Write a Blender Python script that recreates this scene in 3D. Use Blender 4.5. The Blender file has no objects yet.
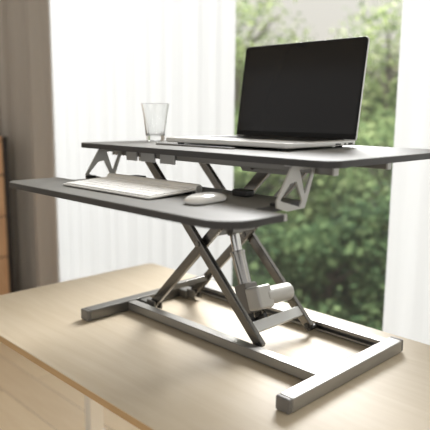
import bpy, bmesh, math, random
from mathutils import Vector, Matrix
random.seed(7)
C = bpy.context.scene.collection
PI = math.pi

# ------------------------------------------------------------------ materials
def srgb(r, g, b):
    f = lambda c: (c/255/12.92) if c/255 <= .04045 else ((c/255+.055)/1.055)**2.4
    return (f(r), f(g), f(b), 1)

def mat(name, col, rough=.5, metal=0., spec=.5, noise=0., scale=20., coat=0.):
    m = bpy.data.materials.new(name); m.use_nodes = True
    nt = m.node_tree; b = nt.nodes['Principled BSDF']
    b.inputs['Roughness'].default_value = rough
    b.inputs['Metallic'].default_value = metal
    b.inputs['Specular IOR Level'].default_value = spec
    b.inputs['Coat Weight'].default_value = coat
    b.inputs['Base Color'].default_value = col
    if noise:
        tc = nt.nodes.new('ShaderNodeTexCoord'); n = nt.nodes.new('ShaderNodeTexNoise')
        n.inputs['Scale'].default_value = scale; n.inputs['Detail'].default_value = 4
        nt.links.new(tc.outputs['Object'], n.inputs['Vector'])
        mx = nt.nodes.new('ShaderNodeMix'); mx.data_type = 'RGBA'
        nt.links.new(n.outputs['Fac'], mx.inputs['Factor'])
        mx.inputs[6].default_value = tuple(c*(1-noise) for c in col[:3])+(1,)
        mx.inputs[7].default_value = tuple(min(1, c*(1+noise)) for c in col[:3])+(1,)
        nt.links.new(mx.outputs[2], b.inputs['Base Color'])
    return m

def wood(name, c1, c2, scale, rough, plank=None):
    m = bpy.data.materials.new(name); m.use_nodes = True
    nt = m.node_tree; L = nt.links; b = nt.nodes['Principled BSDF']
    b.inputs['Roughness'].default_value = rough
    tc = nt.nodes.new('ShaderNodeTexCoord'); mp = nt.nodes.new('ShaderNodeMapping')
    mp.inputs['Scale'].default_value = scale
    L.new(tc.outputs['Object'], mp.inputs['Vector'])
    n = nt.nodes.new('ShaderNodeTexNoise'); n.inputs['Scale'].default_value = 3
    n.inputs['Detail'].default_value = 7; n.inputs['Roughness'].default_value = .6
    n.inputs['Distortion'].default_value = .6
    L.new(mp.outputs[0], n.inputs['Vector'])
    r = nt.nodes.new('ShaderNodeValToRGB')
    r.color_ramp.elements[0].position = .3; r.color_ramp.elements[0].color = c1
    r.color_ramp.elements[1].position = .7; r.color_ramp.elements[1].color = c2
    L.new(n.outputs['Fac'], r.inputs['Fac'])
    out = r.outputs['Color']
    if plank:
        br = nt.nodes.new('ShaderNodeTexBrick')
        br.inputs['Scale'].default_value = 1
        br.inputs['Brick Width'].default_value = plank[0]; br.inputs['Row Height'].default_value = plank[1]
        br.inputs['Mortar Size'].default_value = .0015
        br.inputs['Color1'].default_value = (1, 1, 1, 1); br.inputs['Color2'].default_value = (.86, .84, .82, 1)
        br.inputs['Mortar'].default_value = (.45, .4, .35, 1)
        L.new(tc.outputs['Object'], br.inputs['Vector'])
        mx = nt.nodes.new('ShaderNodeMix'); mx.data_type = 'RGBA'; mx.blend_type = 'MULTIPLY'
        mx.inputs['Factor'].default_value = 1
        L.new(out, mx.inputs[6]); L.new(br.outputs['Color'], mx.inputs[7]); out = mx.outputs[2]
    L.new(out, b.inputs['Base Color'])
    return m

def cloth(name, col, trans, wave=0.):
    m = bpy.data.materials.new(name); m.use_nodes = True
    nt = m.node_tree; L = nt.links; nt.nodes.remove(nt.nodes['Principled BSDF'])
    o = nt.nodes['Material Output']
    d = nt.nodes.new('ShaderNodeBsdfDiffuse'); t = nt.nodes.new('ShaderNodeBsdfTranslucent')
    mx = nt.nodes.new('ShaderNodeMixShader'); mx.inputs[0].default_value = trans
    tc = nt.nodes.new('ShaderNodeTexCoord'); n = nt.nodes.new('ShaderNodeTexNoise')
    mp = nt.nodes.new('ShaderNodeMapping'); mp.inputs['Scale'].default_value = (60, 60, 3)
    L.new(tc.outputs['Object'], mp.inputs['Vector']); L.new(mp.outputs[0], n.inputs['Vector'])
    n.inputs['Scale'].default_value = 1
    mc = nt.nodes.new('ShaderNodeMix'); mc.data_type = 'RGBA'
    mc.inputs[6].default_value = tuple(c*.95 for c in col[:3])+(1,); mc.inputs[7].default_value = col
    L.new(n.outputs['Fac'], mc.inputs['Factor'])
    L.new(mc.outputs[2], d.inputs[0]); L.new(mc.outputs[2], t.inputs[0])
    L.new(d.outputs[0], mx.inputs[1]); L.new(t.outputs[0], mx.inputs[2])
    L.new(mx.outputs[0], o.inputs['Surface'])
    return m

def leafmat(name, c1, c2, c3):
    m = bpy.data.materials.new(name); m.use_nodes = True
    nt = m.node_tree; L = nt.links; nt.nodes.remove(nt.nodes['Principled BSDF'])
    o = nt.nodes['Material Output']
    g = nt.nodes.new('ShaderNodeNewGeometry')
    r = nt.nodes.new('ShaderNodeValToRGB')
    r.color_ramp.elements[0].color = c1; r.color_ramp.elements[1].color = c3
    e = r.color_ramp.elements.new(.55); e.color = c2
    L.new(g.outputs['Random Per Island'], r.inputs['Fac'])
    d = nt.nodes.new('ShaderNodeBsdfDiffuse'); t = nt.nodes.new('ShaderNodeBsdfTranslucent')
    mx = nt.nodes.new('ShaderNodeMixShader'); mx.inputs[0].default_value = .35
    L.new(r.outputs[0], d.inputs[0]); L.new(r.outputs[0], t.inputs[0])
    L.new(d.outputs[0], mx.inputs[1]); L.new(t.outputs[0], mx.inputs[2])
    L.new(mx.outputs[0], o.inputs['Surface'])
    return m

M = {}
M['desk'] = wood('desk_wood', srgb(205, 189, 162), srgb(215, 201, 177), (1.2, 14, 14), .52)
M['desk_edge'] = wood('desk_edge_wood', srgb(176, 142, 98), srgb(190, 156, 112), (2, 20, 20), .5)
M['floor'] = wood('floor_wood', srgb(238, 217, 184), srgb(246, 228, 198), (1.5, 14, 10), .45, (1.2, .16))
M['top'] = mat('desktop_black', srgb(120, 119, 115), .52, 0, .42, .08, 60)
M['edge'] = mat('edge_band', srgb(52, 50, 48), .42, 0, .4)
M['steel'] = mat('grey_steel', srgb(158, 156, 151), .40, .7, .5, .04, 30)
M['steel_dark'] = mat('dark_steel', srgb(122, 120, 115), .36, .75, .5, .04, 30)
M['leg_steel'] = mat('leg_steel', srgb(112, 109, 104), .24, .9, .5)
M['tube_steel'] = mat('tube_steel', srgb(165, 162, 157), .22, .9, .5)
M['steel_light'] = mat('light_steel', srgb(182, 181, 177), .4, .45, .5)
M['cap'] = mat('cap_plastic', srgb(112, 109, 105), .42, .1, .5)
M['black'] = mat('black_plastic', srgb(26, 25, 24), .4)
M['motor'] = mat('motor_grey', srgb(186, 183, 176), .36, .2)
M['motor_dark'] = mat('motor_dark_grey', srgb(112, 108, 102), .40, .3)
M['chrome'] = mat('chrome', srgb(205, 204, 200), .16, 1.)
M['alu'] = mat('aluminium', srgb(222, 221, 218), .34, .4, .5)
M['screen'] = mat('screen_glass', srgb(27, 24, 21), .12, 0, .28)
M['bezel'] = mat('bezel', srgb(12, 11, 11), .4, 0, .2)
M['keys_dark'] = mat('dark_keys', srgb(30, 29, 28), .5)
M['kbd_alu'] = mat('keyboard_aluminium', srgb(216, 215, 211), .36, .15)
M['keys'] = mat('white_keys', srgb(252, 252, 250), .42)
M['mouse'] = mat('mouse_white', srgb(232, 231, 227), .16, 0, .6, coat=.4)
M['white_paint'] = mat('white_paint', srgb(214, 209, 198), .5)
M['wall'] = mat('wall_paint', srgb(226, 221, 212), .8, noise=.02)
M['orange_wood'] = wood('chest_wood', srgb(196, 152, 112), srgb(210, 168, 128), (14, 14, 2), .5)
M['carcass_shade'] = mat('dark_carcass_shade', srgb(52, 46, 41), .6)  # dark carcass, also the painted shade strip beside the chest
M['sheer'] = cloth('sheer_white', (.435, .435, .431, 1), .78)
M['sheer_right'] = cloth('sheer_white_right', (.52, .52, .516, 1), .78)  # same cloth made paler, extra brightness put into its colour
M['drape'] = cloth('drape_grey', srgb(180, 172, 162), .10)
M['bark'] = mat('bark', srgb(92, 84, 74), .9, noise=.2)
M['ground'] = mat('ground_green', srgb(62, 78, 48), .95, noise=.35, scale=1.2)

def glassmat():
    m = bpy.data.materials.new('clear_glass'); m.use_nodes = True
    b = m.node_tree.nodes['Principled BSDF']
    b.inputs['Base Color'].default_value = (.97, .975, .97, 1)
    b.inputs['Roughness'].default_value = 0.02; b.inputs['Transmission Weight'].default_value = 1
    b.inputs['IOR'].default_value = 1.5
    return m
M['glass'] = glassmat()

def panemat():
    m = bpy.data.materials.new('window_pane_glass'); m.use_nodes = True
    nt = m.node_tree; nt.nodes.remove(nt.nodes['Principled BSDF'])
    t = nt.nodes.new('ShaderNodeBsdfTransparent'); g = nt.nodes.new('ShaderNodeBsdfGlossy')
    g.inputs['Roughness'].default_value = .02
    f = nt.nodes.new('ShaderNodeFresnel'); f.inputs['IOR'].default_value = 1.25
    mx = nt.nodes.new('ShaderNodeMixShader')
    nt.links.new(f.outputs[0], mx.inputs[0]); nt.links.new(t.outputs[0], mx.inputs[1]); nt.links.new(g.outputs[0], mx.inputs[2])
    d = nt.nodes.new('ShaderNodeBsdfTranslucent'); d.inputs[0].default_value = (.9, .9, .86, 1)
    m2 = nt.nodes.new('ShaderNodeMixShader'); m2.inputs[0].default_value = .004  # slight translucent white mix imitates veiling haze over the view
    nt.links.new(mx.outputs[0], m2.inputs[1]); nt.links.new(d.outputs[0], m2.inputs[2])
    nt.links.new(m2.outputs[0], nt.nodes['Material Output'].inputs['Surface'])
    return m
M['pane'] = panemat()

# ------------------------------------------------------------------ helpers
def thing(name, label, cat, loc=(0, 0, 0), rotz=0., group=None):
    o = bpy.data.objects.new(name, None); C.objects.link(o)
    o.empty_display_size = .02
    o.location = loc; o.rotation_euler = (0, 0, rotz)
    o['label'] = label; o['category'] = cat
    if group: o['group'] = group
    return o

def link(name, bm, m, parent=None, smooth=35, off=None, label=None):
    """off: subtract this world offset so the mesh is in the parent's frame"""
    me = bpy.data.meshes.new(name)
    if off is not None:
        bmesh.ops.translate(bm, verts=bm.verts, vec=-Vector(off))
    bmesh.ops.recalc_face_normals(bm, faces=bm.faces)
    if smooth:
        for f in bm.faces: f.smooth = True
        for e in bm.edges:
            if len(e.link_faces) == 2 and e.calc_face_angle(0) > math.radians(smooth): e.smooth = False
    bm.to_mesh(me); bm.free()
    me.materials.append(m)
    o = bpy.data.objects.new(name, me); C.objects.link(o)
    if smooth == 35: o.modifiers.new('wn', 'WEIGHTED_NORMAL').keep_sharp = True
    if parent: o.parent = parent
    if label: o['label'] = label
    return o

def struct(name, bm, m, parent=None, smooth=None):
    o = link(name, bm, m, parent, smooth)
    if not parent: o['kind'] = 'structure'
    return o

def box(bm, lo, hi, bev=0., seg=2):
    r = bmesh.ops.create_cube(bm, size=1)
    v = r['verts']
    s = [hi[i]-lo[i] for i in range(3)]; c = [(hi[i]+lo[i])/2 for i in range(3)]
    bmesh.ops.scale(bm, verts=v, vec=s); bmesh.ops.translate(bm, verts=v, vec=c)
    if bev:
        es = list({e for x in v for e in x.link_edges})
        bmesh.ops.bevel(bm, geom=es, offset=bev, segments=seg, affect='EDGES', profile=.5)
    return bm

def obox(bm, c, ax, ay, az, sx, sy, sz, bev=0., seg=2):
    """box centred at c with orthonormal axes and full sizes"""
    tmp = bmesh.new(); box(tmp, (-sx/2, -sy/2, -sz/2), (sx/2, sy/2, sz/2), bev, seg)
    ax, ay, az = Vector(ax).normalized(), Vector(ay).normalized(), Vector(az).normalized()
    m4 = Matrix((ax, ay, az)).transposed().to_4x4(); m4.translation = Vector(c)
    tmp.transform(m4); join(bm, tmp)

def join(bm, tmp):
    me = bpy.data.meshes.new('t'); tmp.to_mesh(me); tmp.free()
    bm.from_mesh(me); bpy.data.meshes.remove(me)

def bar(bm, p, q, w, t, side=(0, 1, 0), bev=.002, ext=0.):
    """rectangular bar from p to q: t along side, w across"""
    p, q = Vector(p), Vector(q); a = (q-p).normalized(); s = Vector(side).normalized(); n = s.cross(a)
    obox(bm, (p+q)/2, a, s, a.cross(s), (q-p).length+2*ext, t, w, bev)

def tube(bm, p, q, r1, r2=None, seg=28, bev=0.):
    p, q = Vector(p), Vector(q); r2 = r1 if r2 is None else r2
    tmp = bmesh.new()
    bmesh.ops.create_cone(tmp, cap_ends=True, segments=seg, radius1=r1, radius2=r2, depth=(q-p).length)
    if bev:
        es = [e for e in tmp.edges if abs(e.verts[0].co.z-e.verts[1].co.z) < 1e-6 and len(e.link_faces) == 2]
        bmesh.ops.bevel(tmp, geom=es, offset=bev, segments=3, affect='EDGES', profile=.5)
    z = (q-p).normalized()
    m4 = z.to_track_quat('Z', 'Y').to_matrix().to_4x4(); m4.translation = (p+q)/2
    tmp.transform(m4); join(bm, tmp)

def prism(bm, pts, z0, z1, bev=0., seg=2):
    tmp = bmesh.new()
    vs = [tmp.verts.new((x, y, z0)) for x, y in pts]
    f = tmp.faces.new(vs)
    r = bmesh.ops.extrude_face_region(tmp, geom=[f])
    bmesh.ops.translate(tmp, verts=[v for v in r['geom'] if isinstance(v, bmesh.types.BMVert)], vec=(0, 0, z1-z0))
    bmesh.ops.recalc_face_normals(tmp, faces=tmp.faces)
    if bev:
        es = [e for e in tmp.edges if abs(e.verts[0].co.z-e.verts[1].co.z) < 1e-7]
        bmesh.ops.bevel(tmp, geom=es, offset=bev, segments=seg, affect='EDGES', profile=.5)
    join(bm, tmp)

def rounded(pts, radii, n=9):
    """round polygon corners"""
    out = []; N = len(pts)
    for i in range(N):
        p = Vector(pts[i]); a = Vector(pts[i-1]); b = Vector(pts[(i+1) % N]); r = radii[i] if isinstance(radii, (list, tuple)) else radii
        if r <= 0: out.append(tuple(p)); continue
        u = (a-p).normalized(); v = (b-p).normalized()
        ang = u.angle(v); d = r/math.tan(ang/2)
        d = min(d, .49*(a-p).length, .49*(b-p).length); rr = d*math.tan(ang/2)
        c = p+(u+v).normalized()*(rr/math.sin(ang/2))
        s = p+u*d-c; e = p+v*d-c
        a0 = math.atan2(s.y, s.x); a1 = math.atan2(e.y, e.x); da = (a1-a0+PI) % (2*PI)-PI
        for k in range(n+1):
            t = a0+da*k/n; out.append((c.x+rr*math.cos(t), c.y+rr*math.sin(t)))
    return out

def lathe(bm, prof, c=(0, 0, 0), seg=48):
    tmp = bmesh.new(); rings = []
    for r, z in prof:
        if r < 1e-6: rings.append([tmp.verts.new((0, 0, z))]); continue
        rings.append([tmp.verts.new((r*math.cos(2*PI*k/seg), r*math.sin(2*PI*k/seg), z)) for k in range(seg)])
    for A, B in zip(rings, rings[1:]):
        for k in range(seg):
            a0, a1 = A[k % len(A)], A[(k+1) % len(A)]; b0, b1 = B[k % len(B)], B[(k+1) % len(B)]
            vs = []
            for v in (a0, a1, b1, b0):
                if v not in vs: vs.append(v)
            if len(vs) > 2: tmp.faces.new(vs)
    bmesh.ops.translate(tmp, verts=tmp.verts, vec=c); join(bm, tmp)

def plate_holes(outer, holes, t):
    """flat plate with holes in XY, thickness t along z, as a bmesh (filled curve)"""
    cu = bpy.data.curves.new('plate', 'CURVE'); cu.dimensions = '2D'; cu.fill_mode = 'BOTH'
    cu.extrude = t/2; cu.bevel_depth = .0006; cu.bevel_resolution = 1; cu.offset = -.0006
    for poly in [outer]+holes:
        s = cu.splines.new('POLY'); s.points.add(len(poly)-1); s.use_cyclic_u = True
        for i, (x, y) in enumerate(poly): s.points[i].co = (x, y, 0, 1)
    o = bpy.data.objects.new('plate', cu)
    C.objects.link(o); bpy.context.view_layer.update()
    dg = bpy.context.evaluated_depsgraph_get()
    me = bpy.data.meshes.new_from_object(o.evaluated_get(dg))
    bm = bmesh.new(); bm.from_mesh(me)
    bpy.data.objects.remove(o); bpy.data.curves.remove(cu); bpy.data.meshes.remove(me)
    return bm

FLOOR = -.73
# ------------------------------------------------------------------ the setting
b = bmesh.new(); box(b, (-2.6, -2.6, FLOOR-.1), (2.6, 1.12, FLOOR)); struct('floor', b, M['floor'])
b = bmesh.new(); box(b, (-2.6, -2.6, 1.85), (2.6, 1.12, 1.95)); struct('ceiling', b, M['wall'])
b = bmesh.new(); box(b, (-2.6, -2.6, FLOOR), (-2.48, 1.12, 1.85)); struct('wall_left', b, M['wall'])
b = bmesh.new()
box(b, (-2.48, 1.02, FLOOR), (2.6, 1.12, -.52)); box(b, (-2.48, 1.02, 1.7), (2.6, 1.12, 1.85))
box(b, (-2.48, 1.02, -.52), (-2.25, 1.12, 1.7)); box(b, (2.3, 1.02, -.52), (2.6, 1.12, 1.7))
struct('wall_back', b, M['wall'])
b = bmesh.new()
for lo, hi in (((-2.25, 1.04, -.52), (2.3, 1.10, -.47)), ((-2.25, 1.04, 1.65), (2.3, 1.10, 1.70)),
               ((-2.25, 1.04, -.47), (-2.2, 1.10, 1.65)), ((2.25, 1.04, -.47), (2.3, 1.10, 1.65))):
    box(b, lo, hi, .004)
win = struct('window_1', b, M['white_paint'])
b = bmesh.new(); box(b, (-2.2, 1.068, -.47), (2.25, 1.072, 1.65)); link('pane', b, M['pane'], win, None)
b = bmesh.new(); box(b, (-30, 1.5, -5.3), (12, 34, -5.0)); g = struct('ground', b, M['ground'])

# ------------------------------------------------------------------ curtains
def sheet(x0, x1, y, z0, z1, folds, amp, seed, n=360, rows=6, flare=.0):
    rnd = random.Random(seed)
    ph = [rnd.uniform(0, 2*PI) for _ in range(6)]
    bm = bmesh.new(); grid = []
    for j in range(rows+1):
        tz = j/rows; row = []
        for i in range(n+1):
            t = i/n; x = x0+(x1-x0)*t
            w = 2*PI*folds*t
            d = math.sin(w+ph[0]+.9*math.sin(w*.31+ph[1]))*.7+.3*math.sin(w*.53+ph[2])+.22*math.sin(w*2.1+ph[3])
            d *= amp*(.75+.25*(1-tz))
            row.append(bm.verts.new((x+.25*amp*math.sin(w+ph[4]), y+d, z0+(z1-z0)*tz)))
        grid.append(row)
    for j in range(rows):
        for i in range(n):
            bm.faces.new((grid[j][i], grid[j][i+1], grid[j+1][i+1], grid[j+1][i]))
    return bm

def curtain(name, label, args, m):
    x0, x1, y = args[:3]
    o = link(name, sheet(*args), m, None, 80)
    o['label'] = label; o['category'] = 'curtain'
    return o
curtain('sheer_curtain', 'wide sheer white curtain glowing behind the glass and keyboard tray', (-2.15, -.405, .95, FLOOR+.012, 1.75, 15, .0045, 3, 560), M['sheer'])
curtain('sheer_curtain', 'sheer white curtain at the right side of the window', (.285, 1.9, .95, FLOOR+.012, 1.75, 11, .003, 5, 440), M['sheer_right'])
curtain('grey_drape', 'heavy warm grey curtain hanging in folds beside the drawer chest', (-2.40, -1.60, .85, FLOOR+.012, 1.75, 4.5, .03, 11, 240), M['drape'])

# ------------------------------------------------------------------ drawer chest (far left)
cx0, cx1, cy0, cy1, cz1 = -2.40, -1.92, -.35, .70, .365
ch = thing('drawer_chest', 'orange wooden chest of drawers at the left edge beside the grey curtain', 'chest', ((cx0+cx1)/2, (cy0+cy1)/2, FLOOR))
o_ = ch.location
b = bmesh.new(); box(b, (cx0, cy0, FLOOR), (cx1, cy1, cz1-.02), .004); link('carcass', b, M['carcass_shade'], ch, 35, o_)
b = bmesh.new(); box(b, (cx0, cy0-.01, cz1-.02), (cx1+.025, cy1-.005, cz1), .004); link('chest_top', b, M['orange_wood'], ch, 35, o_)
b = bmesh.new(); box(b, (cx0, cy1+.001, FLOOR), (cx1+.022, cy1+.03, cz1), .004); link('shade_strip', b, M['carcass_shade'], ch, 35, o_, 'dark strip for the shadow gap beside the chest')  # dark strip stands in for the shadow between chest and curtain
zz = [FLOOR+.05, -.536, -.306, -.076, .154, .344]
for k in range(5):
    b = bmesh.new(); box(b, (cx1, cy0+.01, zz[k]+.004), (cx1+.02, cy1-.004, zz[k+1]-.004), .003)
    d = link('drawer', b, M['orange_wood'], ch, 35, o_)
    b = bmesh.new(); box(b, (cx1+.02, (cy0+cy1)/2-.07, zz[k+1]-.05), (cx1+.036, (cy0+cy1)/2+.07, zz[k+1]-.035), .004)
    link('drawer_handle', b, M['black'], d, 35, o_)

# ------------------------------------------------------------------ the desk
DX0, DX1, DY0, DY1 = -.32, 1.28, -.192, .4655
dk = thing('standing_desk', 'light oak topped desk with white legs under the grey desk riser', 'desk', ((DX0+DX1)/2, (DY0+DY1)/2, FLOOR))
o_ = dk.location
TH = .0165
def desk_outline(e): return rounded([(DX0-e, DY0-e), (DX1+e, DY0-e), (DX1+e, DY1+e), (DX0-e, DY1+e)], .022)
b = bmesh.new(); prism(b, desk_outline(0), -.003, 0, .0008); link('desktop', b, M['desk'], dk, 35, o_)
b = bmesh.new(); prism(b, desk_outline(-.0002), -TH, -.003); link('edge_band', b, M['desk_edge'], dk, 35, o_, 'darker tan edge')
for x in (-.219, 1.10):
    b = bmesh.new(); box(b, (x-.016, .14, -.60), (x+.016, .187, -TH-.03), .004); box(b, (x-.020, .135, FLOOR+.035), (x+.020, .192, -.45), .004)
    l = link('leg', b, M['white_paint'], dk, 35, o_)
    b = bmesh.new(); box(b, (x-.035, DY0+.06, FLOOR+.004), (x+.035, DY1-.06, FLOOR+.035), .005); link('leg_foot', b, M['white_paint'], l, 35, o_)
    for yy in (DY0+.09, DY1-.09):
        b = bmesh.new(); tube(b, (x, yy, FLOOR), (x, yy, FLOOR+.006), .02); link('floor_pad', b, M['black'], l, 35, o_)
b = bmesh.new()
for yy in (.11, .19): box(b, (-.22, yy, -TH-.04), (1.10, yy+.02, -TH-.0005), .002)
for x in (-.219, 1.10): box(b, (x-.03, DY0+.05, -TH-.03), (x+.03, DY1-.05, -TH-.0003), .002)
link('frame', b, M['white_paint'], dk, 35, o_)

# ------------------------------------------------------------------ desk riser
L_, W_, H_ = .638, .031, .0276
YF = .3875
rs = thing('desk_riser', 'grey scissor lift desk riser with black top and keyboard tray standing on the oak desk', 'desk riser', (L_/2, .2, 0))
R0 = rs.location.copy()
def P(name, bm, m, parent=rs, smooth=35, label=None): return link(name, bm, m, parent, smooth, R0, label)

# feet
for x0 in (-.0035, L_-W_+.002):
    b = bmesh.new(); box(b, (x0, .006, .0012), (x0+W_, YF-.008, H_), .0026, 3)
    f = P('base_foot', b, M['steel_dark'] if x0 < .3 else M['steel'])  # left twin in darker steel, its duller reflection put into the colour
    for y0, y1 in ((-.004, .0065), (YF-.0085, YF)):
        b = bmesh.new(); box(b, (x0+.0004, y0, .0012), (x0+W_-.0004, y1, H_+.0002), .003, 3)
        P('end_cap', b, M['cap'], f)
    for y0 in (.03, YF-.05):
        b = bmesh.new(); tube(b, (x0+W_/2, y0, 0), (x0+W_/2, y0, .0016), .010); P('foot_pad', b, M['black'], f)
# rails: C channels open towards the inside
def rail(y_out, y_in):
    s = 1 if y_in > y_out else -1
    b = bmesh.new(); a, c = W_-.001, L_-W_+.001
    t = .0025
    def bx(y0, y1, z0, z1, bev=.0008): box(b, (a, min(y0, y1), z0), (c, max(y0, y1), z1), bev)
    bx(y_out, y_out+s*t, .004, .0255)
    bx(y_out, y_in, .0230, .0256); bx(y_out, y_in, .004, .0065)
    bx(y_in-s*.0022, y_in, .0185, .0256); bx(y_in-s*.0022, y_in, .004, .010)
    return b
P('base_rail', rail(.115, .139), M['steel'])
P('base_rail', rail(.372, .347), M['steel'])

# scissor legs
YB, YA, YAr, YBr = .150, .166, .302, .318
LA, LAt = Vector((.074, 0, .024)), Vector((.444, 0, .398))
LB, LBt = Vector((.441, 0, .024)), Vector((.068, 0, .394))
def at(v, y): return Vector((v.x, y, v.z))
WW, TT = .0225, .0125
for p, q, y, m in ((LA, LAt, YA, 'leg_steel'), (LB, LBt, YB, 'leg_steel'), (LA, LAt, YAr, 'leg_steel'), (LB, LBt, YBr, 'leg_steel')):
    b = bmesh.new(); bar(b, at(p, y), at(q, y), WW, TT, bev=.0022, ext=.006)
    lg = P('scissor_leg', b, M[m])
    b = bmesh.new()
    s = -1 if y < .23 else 1
    tube(b, at(p, y-.009), at(p, y+.009), .0065); P('pivot_pin', b, M['black'], lg)
    b = bmesh.new(); tube(b, at(q, y-.009), at(q, y+.009), .0065); P('pivot_pin', b, M['black'], lg)
for y0, y1 in ((YB-.009, YA+.009), (YAr-.009, YBr+.009)):
    b = bmesh.new(); tube(b, (.2555, y0, .209), (.2555, y1, .209), .006); P('pivot_bolt', b, M['steel_dark'])
# hinge brackets by the left foot, rollers in the rails on the right
for y in (YA, YAr):
    b = bmesh.new()
    box(b, (W_-.002, y-.017, .003), (.060, y+.017, .0255), .003); box(b, (.056, y-.013, .006), (.088, y-.0085, .031), .002); box(b, (.056, y+.0085, .006), (.088, y+.013, .031), .002)
    P('hinge_bracket', b, M['steel_dark'])
for y, yr in ((YB, .127), (YBr, .359)):
    b = bmesh.new(); tube(b, (LB.x, y, LB.z-.009), (LB.x, yr, LB.z-.009), .0062); P('roller_axle', b, M['black'])
    b = bmesh.new(); tube(b, (LB.x, yr-.008, .0147), (LB.x, yr+.008, .0147), .0078); P('roller', b, M['black'])
# cross bars between the legs
dB = (LBt-LB).normalized(); nB = Vector((dB.z, 0, -dB.x))          # towards upper right
c0 = LB+dB*.036
b = bmesh.new(); obox(b, Vector((c0.x, (YB+YBr)/2, c0.z))+nB*.004, (0, 1, 0), dB, nB, YBr-YB+.004, .024, .011, .0015)
P('cross_bar', b, M['steel_light'])
dA = (LAt-LA).normalized()
b = bmesh.new(); c1 = LA+dA*.299
box(b, (c1.x-.008, YA, c1.z-.008), (c1.x+.008, YAr, c1.z+.008), .002); P('cross_bar', b, M['steel_dark'])
b = bmesh.new(); c2 = LA+dA*.07
box(b, (c2.x-.007, YA, c2.z-.007), (c2.x+.007, YAr, c2.z+.007), .002); P('cross_bar', b, M['steel_dark'])

# actuator
A0 = Vector((.373, .214, .038)); A1 = Vector((c1.x+.007, .226, c1.z))
a = (A1-A0).normalized(); n = Vector((a.z, 0, -a.x)).normalized(); yv = n.cross(a) * -1
yv = Vector((0, 1, 0)) - a*a.y; yv.normalize(); n = yv.cross(a); n = n if n.x > 0 else -n
def Q(s, t, w=0.): return A0+a*s+n*t+yv*w
act = P('lift_actuator', (lambda bm: (obox(bm, Q(.056, -.006), a, yv, n, .068, .040, .038, .004), bm)[1])(bmesh.new()), M['motor_dark'])
b = bmesh.new(); obox(b, Q(.052, .029, 0), a, yv, n, .052, .046, .042, .006, 3)
tube(b, Q(.052, .032, .006), Q(.052, .032, .096), .0205, seg=36, bev=.006); P('motor', b, M['motor'], act)
b = bmesh.new(); tube(b, Q(.088, -.006), Q(.164, -.006), .0158, seg=36); tube(b, Q(.158, -.006), Q(.166, -.006), .0175, seg=36, bev=.001)
P('outer_tube', b, M['tube_steel'], act)
b = bmesh.new(); tube(b, Q(.165, -.006), A1-n*.003, .0116, seg=32); P('piston_rod', b, M['chrome'], act)
b = bmesh.new()
for w in (-.013, .013): obox(b, Q(.012, 0, w), a, yv, n, .034, .005, .022, .003)
tube(b, Q(.006, 0, -.019), Q(.006, 0, .019), .0062); tube(b, Q(.006, .004, 0), Q(.012, .034, 0), .006)
P('clevis', b, M['black'], act)
b = bmesh.new()
tube(b, A1-yv*.017, A1+yv*.017, .013); P('rod_end', b, M['steel_dark'], act)
b = bmesh.new()
for i in range(20):   # short cable hanging from the motor
    p = Q(.03-.0008*i*i*.05, -.004+.0012*i, .018); q = Q(.03-.0008*(i+1)*(i+1)*.05, -.004+.0012*(i+1), .018)
    tube(b, p, q, .0022, seg=8)
P('motor_cable', b, M['black'], act)

# top
PX0, PX1, PY0, PY1, PZ, PT = -.039, .681, .0262, .4848, .4272, .0115
def top_outline(e): return rounded([(PX0+e, PY0+e), (PX1-e, PY0+e), (PX1-e, PY1-e), (PX0+e, PY1-e)], [.02, .034, .034, .02], 12)
b = bmesh.new(); prism(b, top_outline(0), PZ-PT, PZ-.0006, 0); prism(b, top_outline(.0004), PZ-.0014, PZ, .0006, 2)
tp = P('worktop', b, M['top'])
b = bmesh.new()
o1 = top_outline(-.0008); prism(b, o1, PZ-PT-.0004, PZ-.0012, .0005); P('worktop_edge', b, M['edge'], tp)
# tablet slot with raised rim
b = bmesh.new(); sl = rounded([(.140, .1155), (.378, .1225), (.377, .1375), (.139, .1305)], .007)
prism(b, sl, PZ-.0002, PZ+.0032, .0008); P('slot_rim', b, M['motor_dark'], tp)
b = bmesh.new(); sl = rounded([(.1425, .118), (.3755, .125), (.3748, .135), (.1418, .128)], .0049)
prism(b, sl, PZ+.0003, PZ+.0035); P('tablet_slot', b, M['black'], tp)
# channels under the top
for y0, y1 in ((.098, .111), (.275, .288)):
    b = bmesh.new(); box(b, (.0, y0, .397), (.636, y1, PZ-PT-.0004), .0015); r = P('upper_rail', b, M['steel_dark'])
    for x0, x1 in ((-.004, .0), (.636, .640)):
        b = bmesh.new(); box(b, (x0, y0-.0005, .3965), (x1, y1+.0005, PZ-PT-.0006), .001); P('rail_cap', b, M['steel_light'], r)
for x0, x1, m in ((.06, .10, 'steel_light'), (.116, .165, 'steel_light'), (.185, .235, 'steel_light')):
    b = bmesh.new(); box(b, (x0, .0935, .388), (x1, .0975, .4135), .0012); P('rail_plate', b, M[m])
for y in (YB, YBr):
    b = bmesh.new(); box(b, (LBt.x-.018, y-.013, .383), (LBt.x+.018, y-.0085, .4153), .002); box(b, (LBt.x-.018, y+.0085, .383), (LBt.x+.018, y+.013, .4153), .002); P('upper_hinge', b, M['steel_light'])
for y in (YA, YAr):
    b = bmesh.new(); tube(b, at(LAt, .1115 if y < .23 else .2885), at(LAt, y), .0062); P('roller_axle', b, M['black'])

b = bmesh.new(); prism(b, rounded([(.395, .385), (.515, .385), (.525, .4150), (.375, .4150)], .003, 3), 0, .003)
b.transform(Matrix(((1, 0, 0, 0), (0, 0, -1, .139), (0, 1, 0, 0), (0, 0, 0, 1)))); P('carriage_plate', b, M['steel_dark'])
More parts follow.
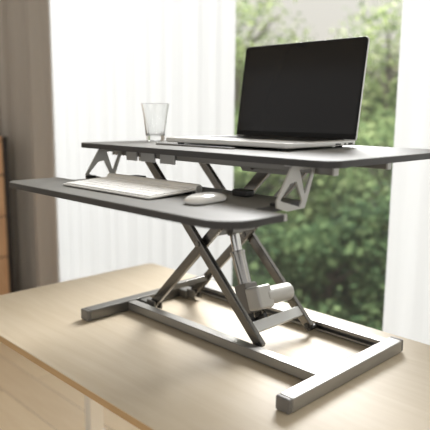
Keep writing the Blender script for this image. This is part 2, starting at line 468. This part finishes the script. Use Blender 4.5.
# keyboard tray
TX0, TX1, TY0, TYs, TZ = -.018, .6515, -.172, -.044, .350
EX0, EX1, EY = .052, .585, .090
def tray_outline(e): return rounded([(TX0+e, TY0+e), (TX1-e, TY0+e), (TX1-e, TYs-e), (EX1-e, TYs-e), (EX1-e, EY-e), (EX0+e, EY-e), (EX0+e, TYs-e), (TX0+e, TYs-e)],
                                    [.030, .055, .004, .01, .012, .012, .01, .004], 12)
b = bmesh.new(); prism(b, tray_outline(0), TZ-PT, TZ-.0006, 0); prism(b, tray_outline(.0004), TZ-.0014, TZ, .0006, 2)
kt = P('keyboard_tray', b, M['top'])
b = bmesh.new(); prism(b, tray_outline(-.0008), TZ-PT-.0004, TZ-.0012, .0005); P('tray_edge', b, M['edge'], kt)
b = bmesh.new(); box(b, (TX1-.0015, TYs-.0045, TZ-PT), (TX1+.001, TYs+.003, TZ-.0003), .0008); P('tray_end_cap', b, M['steel_light'], kt)
for x in (.1605, .4775):
    b = bmesh.new(); box(b, (x-.0175, .038, TZ), (x+.0175, .062, TZ+.012), .0025, 3); P('hinge_pad', b, M['black'], kt)

# tray brackets: flat plates with triangular openings
outer = [(.0327, .4150), (.1012, .4150), (.0709, .3404), (.0235, .3395), (-.0043, .3480), (-.0050, .3590)]
h1 = [(.0535, .4075), (.0895, .4075), (.0695, .3635)]
h2 = [(.0290, .3850), (.0455, .3880), (.0630, .3535), (.0560, .3440), (.0030, .3590)]
for x in (.600, L_-.600):
    b = plate_holes(rounded(outer, .004, 4), [rounded(h1, .0015, 3), rounded(h2, .002, 3)], .0024)
    b.transform(Matrix(((0, 0, 1, x), (1, 0, 0, 0), (0, 1, 0, 0), (0, 0, 0, 1))))
    br = P('tray_bracket', b, M['steel_light'])
    s = -1 if x > .3 else 1
    b = bmesh.new(); box(b, (min(x+s*.0012, x+s*.013), -.006, TZ+.0002), (max(x+s*.0012, x+s*.013), .016, TZ+.006), .002); P('clamp_shade_block', b, M['black'], br)  # black clamp block, doubling as the shadow under the bracket
    b = bmesh.new(); box(b, (min(x, x+s*.018), .036, .4125), (max(x, x+s*.018), .098, .4152), .0008); P('bracket_flange', b, M['steel_light'], br)

# ------------------------------------------------------------------ laptop
LW, LD, LT, LH = .3557, .2545, .0155, .231
LR = .0306
lx, ly = .4918, .1591
t = thing('laptop', 'open silver laptop with black screen on the riser top', 'laptop', (lx, ly, PZ), LR)
fz = .0052
def LO(name, bm, m, parent=t, smooth=35, label=None): return link(name, bm, m, parent, smooth, None, label)
ol = rounded([(-LW, 0), (0, 0), (0, LD), (-LW, LD)], .010, 8)
b = bmesh.new(); prism(b, ol, fz, LT, .0022, 3); base = LO('laptop_base', b, M['alu'])
b = bmesh.new(); prism(b, rounded([(-LW+.026, .112), (-.026, .112), (-.026, .232), (-LW+.026, .232)], .004), LT-.0006, LT+.0003); LO('keyboard_deck', b, M['keys_dark'], base)
b = bmesh.new()
for r in range(6):
    for k in range(14):
        x = -LW+.030+k*(LW-.06)/14; y = .115+r*.0192
        box(b, (x+.001, y+.001, LT), (x+(LW-.06)/14-.001, y+.0178, LT+.0009))
LO('keys', b, M['keys_dark'], base)
b = bmesh.new(); prism(b, rounded([(-LW/2-.075, .008), (-LW/2+.075, .008), (-LW/2+.075, .104), (-LW/2-.075, .104)], .005), LT-.0004, LT+.0002); LO('trackpad', b, M['alu'], base)
b = bmesh.new(); prism(b, rounded([(-LW/2-.012, -.0003), (-LW/2+.012, -.0003), (-LW/2+.012, .003), (-LW/2-.012, .003)], .001), LT-.003, LT+.0001); LO('finger_notch', b, M['alu'], base)
for y0, y1, z0, z1 in ((.168, .190, .0075, .0105), (.203, .2105, .0072, .0108), (.219, .238, .0065, .0112)):   # ports
    b = bmesh.new(); box(b, (-.0012, y0, z0), (.0003, y1, z1), .0005); LO('port', b, M['black'], base)
for x, y in ((-.03, .025), (-LW+.03, .025), (-.03, LD-.025), (-LW+.03, LD-.025)):
    b = bmesh.new(); tube(b, (x, y, 0), (x, y, fz+.0005), .008); LO('rubber_foot', b, M['black'], base)
ANG = 1.7247
ld = Vector((0, -math.cos(ANG), math.sin(ANG))); nn = Vector((0, -math.sin(ANG), -math.cos(ANG)))   # up the lid, towards the viewer
def lid_xf(bm, off=0.):
    m4 = Matrix(((1, 0, 0, 0), (0, ld.y, nn.y, 0), (0, ld.z, nn.z, 0), (0, 0, 0, 1)))
    o = Vector((0, LD-.004, LT-.001))+nn*off; m4.translation = o; bm.transform(m4); return bm
b = bmesh.new(); prism(b, rounded([(-LW, 0), (0, 0), (0, LH), (-LW, LH)], [.004, .004, .010, .010], 8), -.0048, 0, .0009); lid = LO('lid', lid_xf(b), M['alu'])
b = bmesh.new(); prism(b, rounded([(-LW+.0012, .002), (-.0012, .002), (-.0012, LH-.0012), (-LW+.0012, LH-.0012)], [.002, .002, .009, .009], 8), -.0004, .0006); LO('bezel', lid_xf(b), M['bezel'], lid)
b = bmesh.new(); prism(b, rounded([(-LW+.0055, .014), (-.0055, .014), (-.0055, LH-.0055), (-LW+.0055, LH-.0055)], [.001, .001, .006, .006], 6), .0003, .0010); LO('display', lid_xf(b), M['screen'], lid)
b = bmesh.new(); prism(b, rounded([(-LW/2-.017, LH-.013), (-LW/2+.017, LH-.013), (-LW/2+.017, LH-.002), (-LW/2-.017, LH-.002)], .002), .0004, .0014); nt_ = LO('camera_notch', lid_xf(b), M['bezel'], lid)
b = bmesh.new(); tube(b, (-LW+.03, LD-.003, LT-.001), (-.03, LD-.003, LT-.001), .004); LO('hinge', b, M['bezel'])

# ------------------------------------------------------------------ keyboard
t = thing('keyboard', 'slim white and aluminium keyboard lying on the riser tray', 'keyboard', (.408, -.113, TZ), .0214)
KW, KD = .279, .128
prof = [(0, .0002), (0, .0042), (.118, .0098), (.118, .0070)]
b = bmesh.new()
ang = math.atan2(.0056, .118)
tmp = bmesh.new(); prism(tmp, rounded([(-KW, 0), (0, 0), (0, .118), (-KW, .118)], [.006, .006, .001, .001], 6), -.0028, 0, .0007)
tmp.transform(Matrix.Translation((0, 0, .0042)) @ Matrix.Rotation(ang, 4, 'X')); join(b, tmp)
kbd = link('keyboard_body', b, M['kbd_alu'], t)
b = bmesh.new(); tube(b, (-KW, .120, .0092), (0, .120, .0092), .0090, seg=32, bev=.0012); link('battery_tube', b, M['alu'], kbd)
b = bmesh.new(); tube(b, (0, .120, .0092), (.0006, .120, .0092), .0066, seg=28); link('tube_cap', b, M['steel'], kbd)
b = bmesh.new()
rows = [[1.25, 1, 1, 1.25, 5.2, 1.25, 1, 1, 1, 1], [2.25]+[1]*10+[2.25], [1.75]+[1]*11+[1.75], [1.5]+[1]*13, [1]*13+[1.5], [1]*14]
for r, row in enumerate(rows):
    y0 = .006+r*.0182; hgt = .0158 if r < 5 else .0095
    tot = sum(row); x = -KW+.006; u = (KW-.012)/tot
    for k in row:
        tmp = bmesh.new(); box(tmp, (x+.0011, y0, 0), (x+k*u-.0011, y0+hgt, .0022), .0007, 1)
        tmp.transform(Matrix.Translation((0, 0, .0042)) @ Matrix.Rotation(ang, 4, 'X')); join(b, tmp)
        x += k*u
link('keys', b, M['keys'], kbd)
b = bmesh.new(); box(b, (-KW+.004, .100, .0003), (-.004, .116, .0062), .001); link('rear_foot', b, M['black'], kbd)

# ------------------------------------------------------------------ mouse
t = thing('computer_mouse', 'glossy white wireless mouse on the riser tray by the keyboard', 'mouse', (.486, -.053, TZ), .14)
def mouse_shell(z0, sx, sy, h, low):
    bm = bmesh.new(); N, Rr = 48, 12; rings = []
    def sup(a, p): return math.copysign(abs(math.cos(a))**p, math.cos(a)), math.copysign(abs(math.sin(a))**p, math.sin(a))
    for j in range(Rr+1):
        f = j/Rr; ph = f*PI/2
        k = math.cos(ph)**.55; z = math.sin(ph)
        if j == Rr: rings.append([bm.verts.new((0, 0, z0+h))]); continue
        row = []
        for i in range(N):
            c, s = sup(2*PI*i/N, .72)
            x, y = c*sx*k, s*sy*k
            row.append(bm.verts.new((x, y, z0+h*z*(1-.18*(y/sy)**2))))
        rings.append(row)
    for A, B in zip(rings, rings[1:]):
        for i in range(N):
            vs = [A[i], A[(i+1) % N]]+([B[0]] if len(B) == 1 else [B[(i+1) % N], B[i]]); bm.faces.new(vs)
    bm.faces.new(list(reversed(rings[0]))); return bm
link('top_shell', mouse_shell(.0042, .0235, .0450, .0112, 0), M['mouse'], t, 60)
b = bmesh.new()
pts = []
for i in range(48):
    an = 2*PI*i/48; c, s = math.cos(an), math.sin(an)
    pts.append((math.copysign(abs(c)**.72, c)*.0224, math.copysign(abs(s)**.72, s)*.0438))
prism(b, pts, .0010, .0045, .0010, 2); link('lower_body', b, M['alu'], t, 35)
b = bmesh.new()
for sx in (-.013, .013): box(b, (sx-.003, -.036, 0), (sx+.003, .036, .0014))
link('glide_strip', b, M['black'], t, 35)

# ------------------------------------------------------------------ glass
t = thing('drinking_glass', 'clear faceted drinking glass standing on the riser top beside the laptop', 'glass', (.0105, .2225, PZ+.0002))
prof_o = [(0, 0), (.0215, 0), (.0232, .0015), (.0240, .018), (.0262, .045), (.0305, .070), (.0358, .094)]
prof_i = [(.0346, .0945), (.0292, .070), (.0248, .045), (.0222, .020), (.0195, .0135), (0, .0125)]
b = bmesh.new(); SEG = 72
tmp = bmesh.new(); lathe(tmp, prof_o+prof_i, seg=SEG)
for v in tmp.verts:                                    # ten flat facets round the lower outside
    z = v.co.z; r = math.hypot(v.co.x, v.co.y)
    if r > 1e-5 and .012 < z < .075:
        an = math.atan2(v.co.y, v.co.x); k = (an*9/(2*PI)) % 1-.5
        w = math.sin(PI*min(1, max(0, (z-.012)/.06)))**.5
        outer_r = r > .0222 and z < .072
        dr = .0026*w*(4*k*k-.35)
        if outer_r: v.co.x *= (r+dr)/r; v.co.y *= (r+dr)/r
join(b, tmp)
link('tumbler', b, M['glass'], t, 40)

# ------------------------------------------------------------------ trees outside
def leaves(rnd, n_cl, per, rad, spread, size, squash=.85, inner=.55):
    bm = bmesh.new()
    for c in range(n_cl):
        while True:
            v = Vector((rnd.gauss(0, 1), rnd.gauss(0, 1), rnd.gauss(0, 1)))
            if v.length > .1: break
        v.normalize(); v *= rad*(inner+(1-inner)*rnd.random()**.5); v.z *= squash
        for k in range(per):
            p = v+Vector((rnd.gauss(0, spread), rnd.gauss(0, spread), rnd.gauss(0, spread*.7)))
            s = size*rnd.uniform(.6, 1.3)
            u = Vector((rnd.gauss(0, 1), rnd.gauss(0, 1), rnd.gauss(0, .7))).normalized(); w = u.orthogonal().normalized()
            w = (Matrix.Rotation(rnd.uniform(0, 2*PI), 3, u) @ w)
            vs = [bm.verts.new(p-u*s), bm.verts.new(p+w*s*.5), bm.verts.new(p+u*s), bm.verts.new(p-w*s*.5)]
            bm.faces.new(vs)
    return bm
def trunk(rnd, rad, h, nb, r0):
    bm = bmesh.new()
    top = Vector((0, 0, rad*.3))
    tube(bm, (0, 0, -h), (0, 0, -rad*.3), r0, r0*.7, 10); tube(bm, (0, 0, -rad*.3), top, r0*.7, r0*.35, 10)
    for k in range(nb):
        z = rnd.uniform(-rad*.6, rad*.25); a_ = rnd.uniform(0, 2*PI)
        p = Vector((0, 0, z)); d = Vector((math.cos(a_), math.sin(a_), rnd.uniform(.2, .9))).normalized()
        q = p+d*rad*.45; q2 = q+(d+Vector((rnd.uniform(-.4, .4), rnd.uniform(-.4, .4), rnd.uniform(0, .5)))).normalized()*rad*.4
        tube(bm, p, q, r0*.4, r0*.26, 7); tube(bm, q, q2, r0*.26, r0*.1, 7)
    return bm
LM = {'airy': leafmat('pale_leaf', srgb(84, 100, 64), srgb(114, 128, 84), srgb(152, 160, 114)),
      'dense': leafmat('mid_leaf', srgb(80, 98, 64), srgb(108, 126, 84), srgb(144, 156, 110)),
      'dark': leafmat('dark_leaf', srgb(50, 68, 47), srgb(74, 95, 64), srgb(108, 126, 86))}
CR = {}
rnd = random.Random(21)
CR['airy'] = (leaves(rnd, 100, 45, 1.5, .17, .055, .9, .25), trunk(rnd, 1.5, 6.5, 12, .07))
CR['dense'] = (leaves(rnd, 60, 90, 1.25, .19, .075, .85, .6), trunk(rnd, 1.25, 5.5, 5, .09))
CR['dark'] = (leaves(rnd, 55, 95, 1.15, .19, .075, .8, .6), trunk(rnd, 1.15, 4.5, 5, .09))
MESH = {}
for k, (lv, tr) in CR.items():
    ml = bpy.data.meshes.new('crown_'+k); lv.to_mesh(ml); lv.free(); ml.materials.append(LM[k])
    mt = bpy.data.meshes.new('trunk_'+k); tr.to_mesh(mt); tr.free(); mt.materials.append(M['bark'])
    MESH[k] = (ml, mt)
GZ = -5.0
def tree(kind, x, y, z, sc, rz, label):
    t = thing('leafy_tree', label, 'tree', (x, y, GZ), rz, 'trees outside the window')
    for nm, me in (('crown', MESH[kind][0]), ('trunk', MESH[kind][1])):
        o = bpy.data.objects.new(nm, me); C.objects.link(o); o.parent = t
        o.location = (0, 0, z-GZ); o.scale = (sc, sc, sc)
    return t
TREES = [
 ('airy', -7.03, 8.01, 1.45, 1.0, .3, 'airy pale green tree against the sky at the left of the window'),
 ('airy', -4.15, 8.75, 1.10, 1.0, 2.1, 'loose pale tree with thin branches right of the laptop screen'),
 ('dense', -4.23, 6.45, -.75, .85, .9, 'rounded green tree straight below the laptop base'),
 ('dense', -3.18, 7.13, -.60, .95, 2.9, 'yellowish green tree crown just under the worktop\'s right end'),
 ('dense', -5.6, 6.2, -.55, .95, 4.2, 'green tree crown at the edge of the left sheer curtain'),
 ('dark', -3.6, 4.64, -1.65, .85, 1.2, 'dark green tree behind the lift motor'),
 ('dark', -2.81, 5.25, -1.75, .9, 3.3, 'dark green tree low in the middle of the window'),
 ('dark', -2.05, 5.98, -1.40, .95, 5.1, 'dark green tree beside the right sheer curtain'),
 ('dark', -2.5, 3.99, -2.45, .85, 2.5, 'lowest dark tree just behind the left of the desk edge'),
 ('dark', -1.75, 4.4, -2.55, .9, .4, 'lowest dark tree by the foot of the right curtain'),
 ('dense', -9.86, 12.2, .30, 1.5, 1.9, 'far green tree seen left beneath the airy tree'),
 ('dense', -8.17, 13.5, -.15, 1.5, 4.4, 'far green tree hidden mostly by the laptop screen'),
 ('dense', -6.2, 14.5, .25, 1.6, 3.0, 'far green tree behind the loose pale tree'),
]
for a_ in TREES: tree(*a_)

# ------------------------------------------------------------------ light
w = bpy.data.worlds.new('sky_and_room_fill'); bpy.context.scene.world = w; w.use_nodes = True
nt = w.node_tree; L = nt.links; bg = nt.nodes['Background']
tc = nt.nodes.new('ShaderNodeTexCoord'); sp = nt.nodes.new('ShaderNodeSeparateXYZ'); L.new(tc.outputs['Generated'], sp.inputs[0])
rz = nt.nodes.new('ShaderNodeValToRGB'); L.new(sp.outputs['Z'], rz.inputs['Fac'])
e = rz.color_ramp.elements; e[0].position = 0; e[0].color = (.70, .67, .60, 1); e[1].position = .8; e[1].color = (3.2, 3.15, 3.0, 1)
x = rz.color_ramp.elements.new(.2); x.color = (.80, .78, .71, 1)
ry = nt.nodes.new('ShaderNodeMapRange'); L.new(sp.outputs['Y'], ry.inputs['Value'])
ry.inputs['From Min'].default_value = -.1; ry.inputs['From Max'].default_value = .25
mx = nt.nodes.new('ShaderNodeMix'); mx.data_type = 'RGBA'; L.new(ry.outputs[0], mx.inputs['Factor'])
mx.inputs[6].default_value = (.78, .775, .775, 1); L.new(rz.outputs['Color'], mx.inputs[7])  # half behind the camera: even fill added in place of the unbuilt room
L.new(mx.outputs[2], bg.inputs['Color']); bg.inputs['Strength'].default_value = 1.0

def area(name, loc, target, sx, sy, power, col=(1, 1, 1)):
    l = bpy.data.lights.new(name, 'AREA'); l.shape = 'RECTANGLE'; l.size = sx; l.size_y = sy; l.energy = power; l.color = col
    o = bpy.data.objects.new(name, l); C.objects.link(o); o.location = loc
    o.rotation_euler = (Vector(target)-Vector(loc)).to_track_quat('-Z', 'Y').to_euler()
    return o
area('window_daylight', (-4.6, 7.6, 7.0), (-.2, .6, .2), 8, 5, 5700, (1, 1, 1))

# ------------------------------------------------------------------ camera
yaw, pitch, roll = .79032, -.17139, .00968
cam = bpy.data.cameras.new('camera'); co = bpy.data.objects.new('camera', cam); C.objects.link(co)
cy_, sy_, cp, sp_ = math.cos(yaw), math.sin(yaw), math.cos(pitch), math.sin(pitch)
fwd = Vector((-sy_*cp, cy_*cp, sp_)); right = Vector((cy_, sy_, 0)); up = right.cross(fwd)
r2 = right*math.cos(roll)+up*math.sin(roll); u2 = -right*math.sin(roll)+up*math.cos(roll)
m4 = Matrix((r2, u2, -fwd)).transposed().to_4x4(); m4.translation = (1.19572, -.73307, .4979)
co.matrix_world = m4
cam.sensor_width = 36; cam.lens = 585.33*36/430; cam.clip_start = .02
cam.dof.use_dof = True; cam.dof.focus_distance = 1.18; cam.dof.aperture_fstop = 3.3
bpy.context.scene.camera = co
sc = bpy.context.scene
sc.view_settings.view_transform = 'Standard'; sc.view_settings.look = 'None'
sc.view_settings.exposure = 0; sc.view_settings.gamma = 1
sc.cycles.use_denoising = True
sc.cycles.max_bounces = 10; sc.cycles.transparent_max_bounces = 12
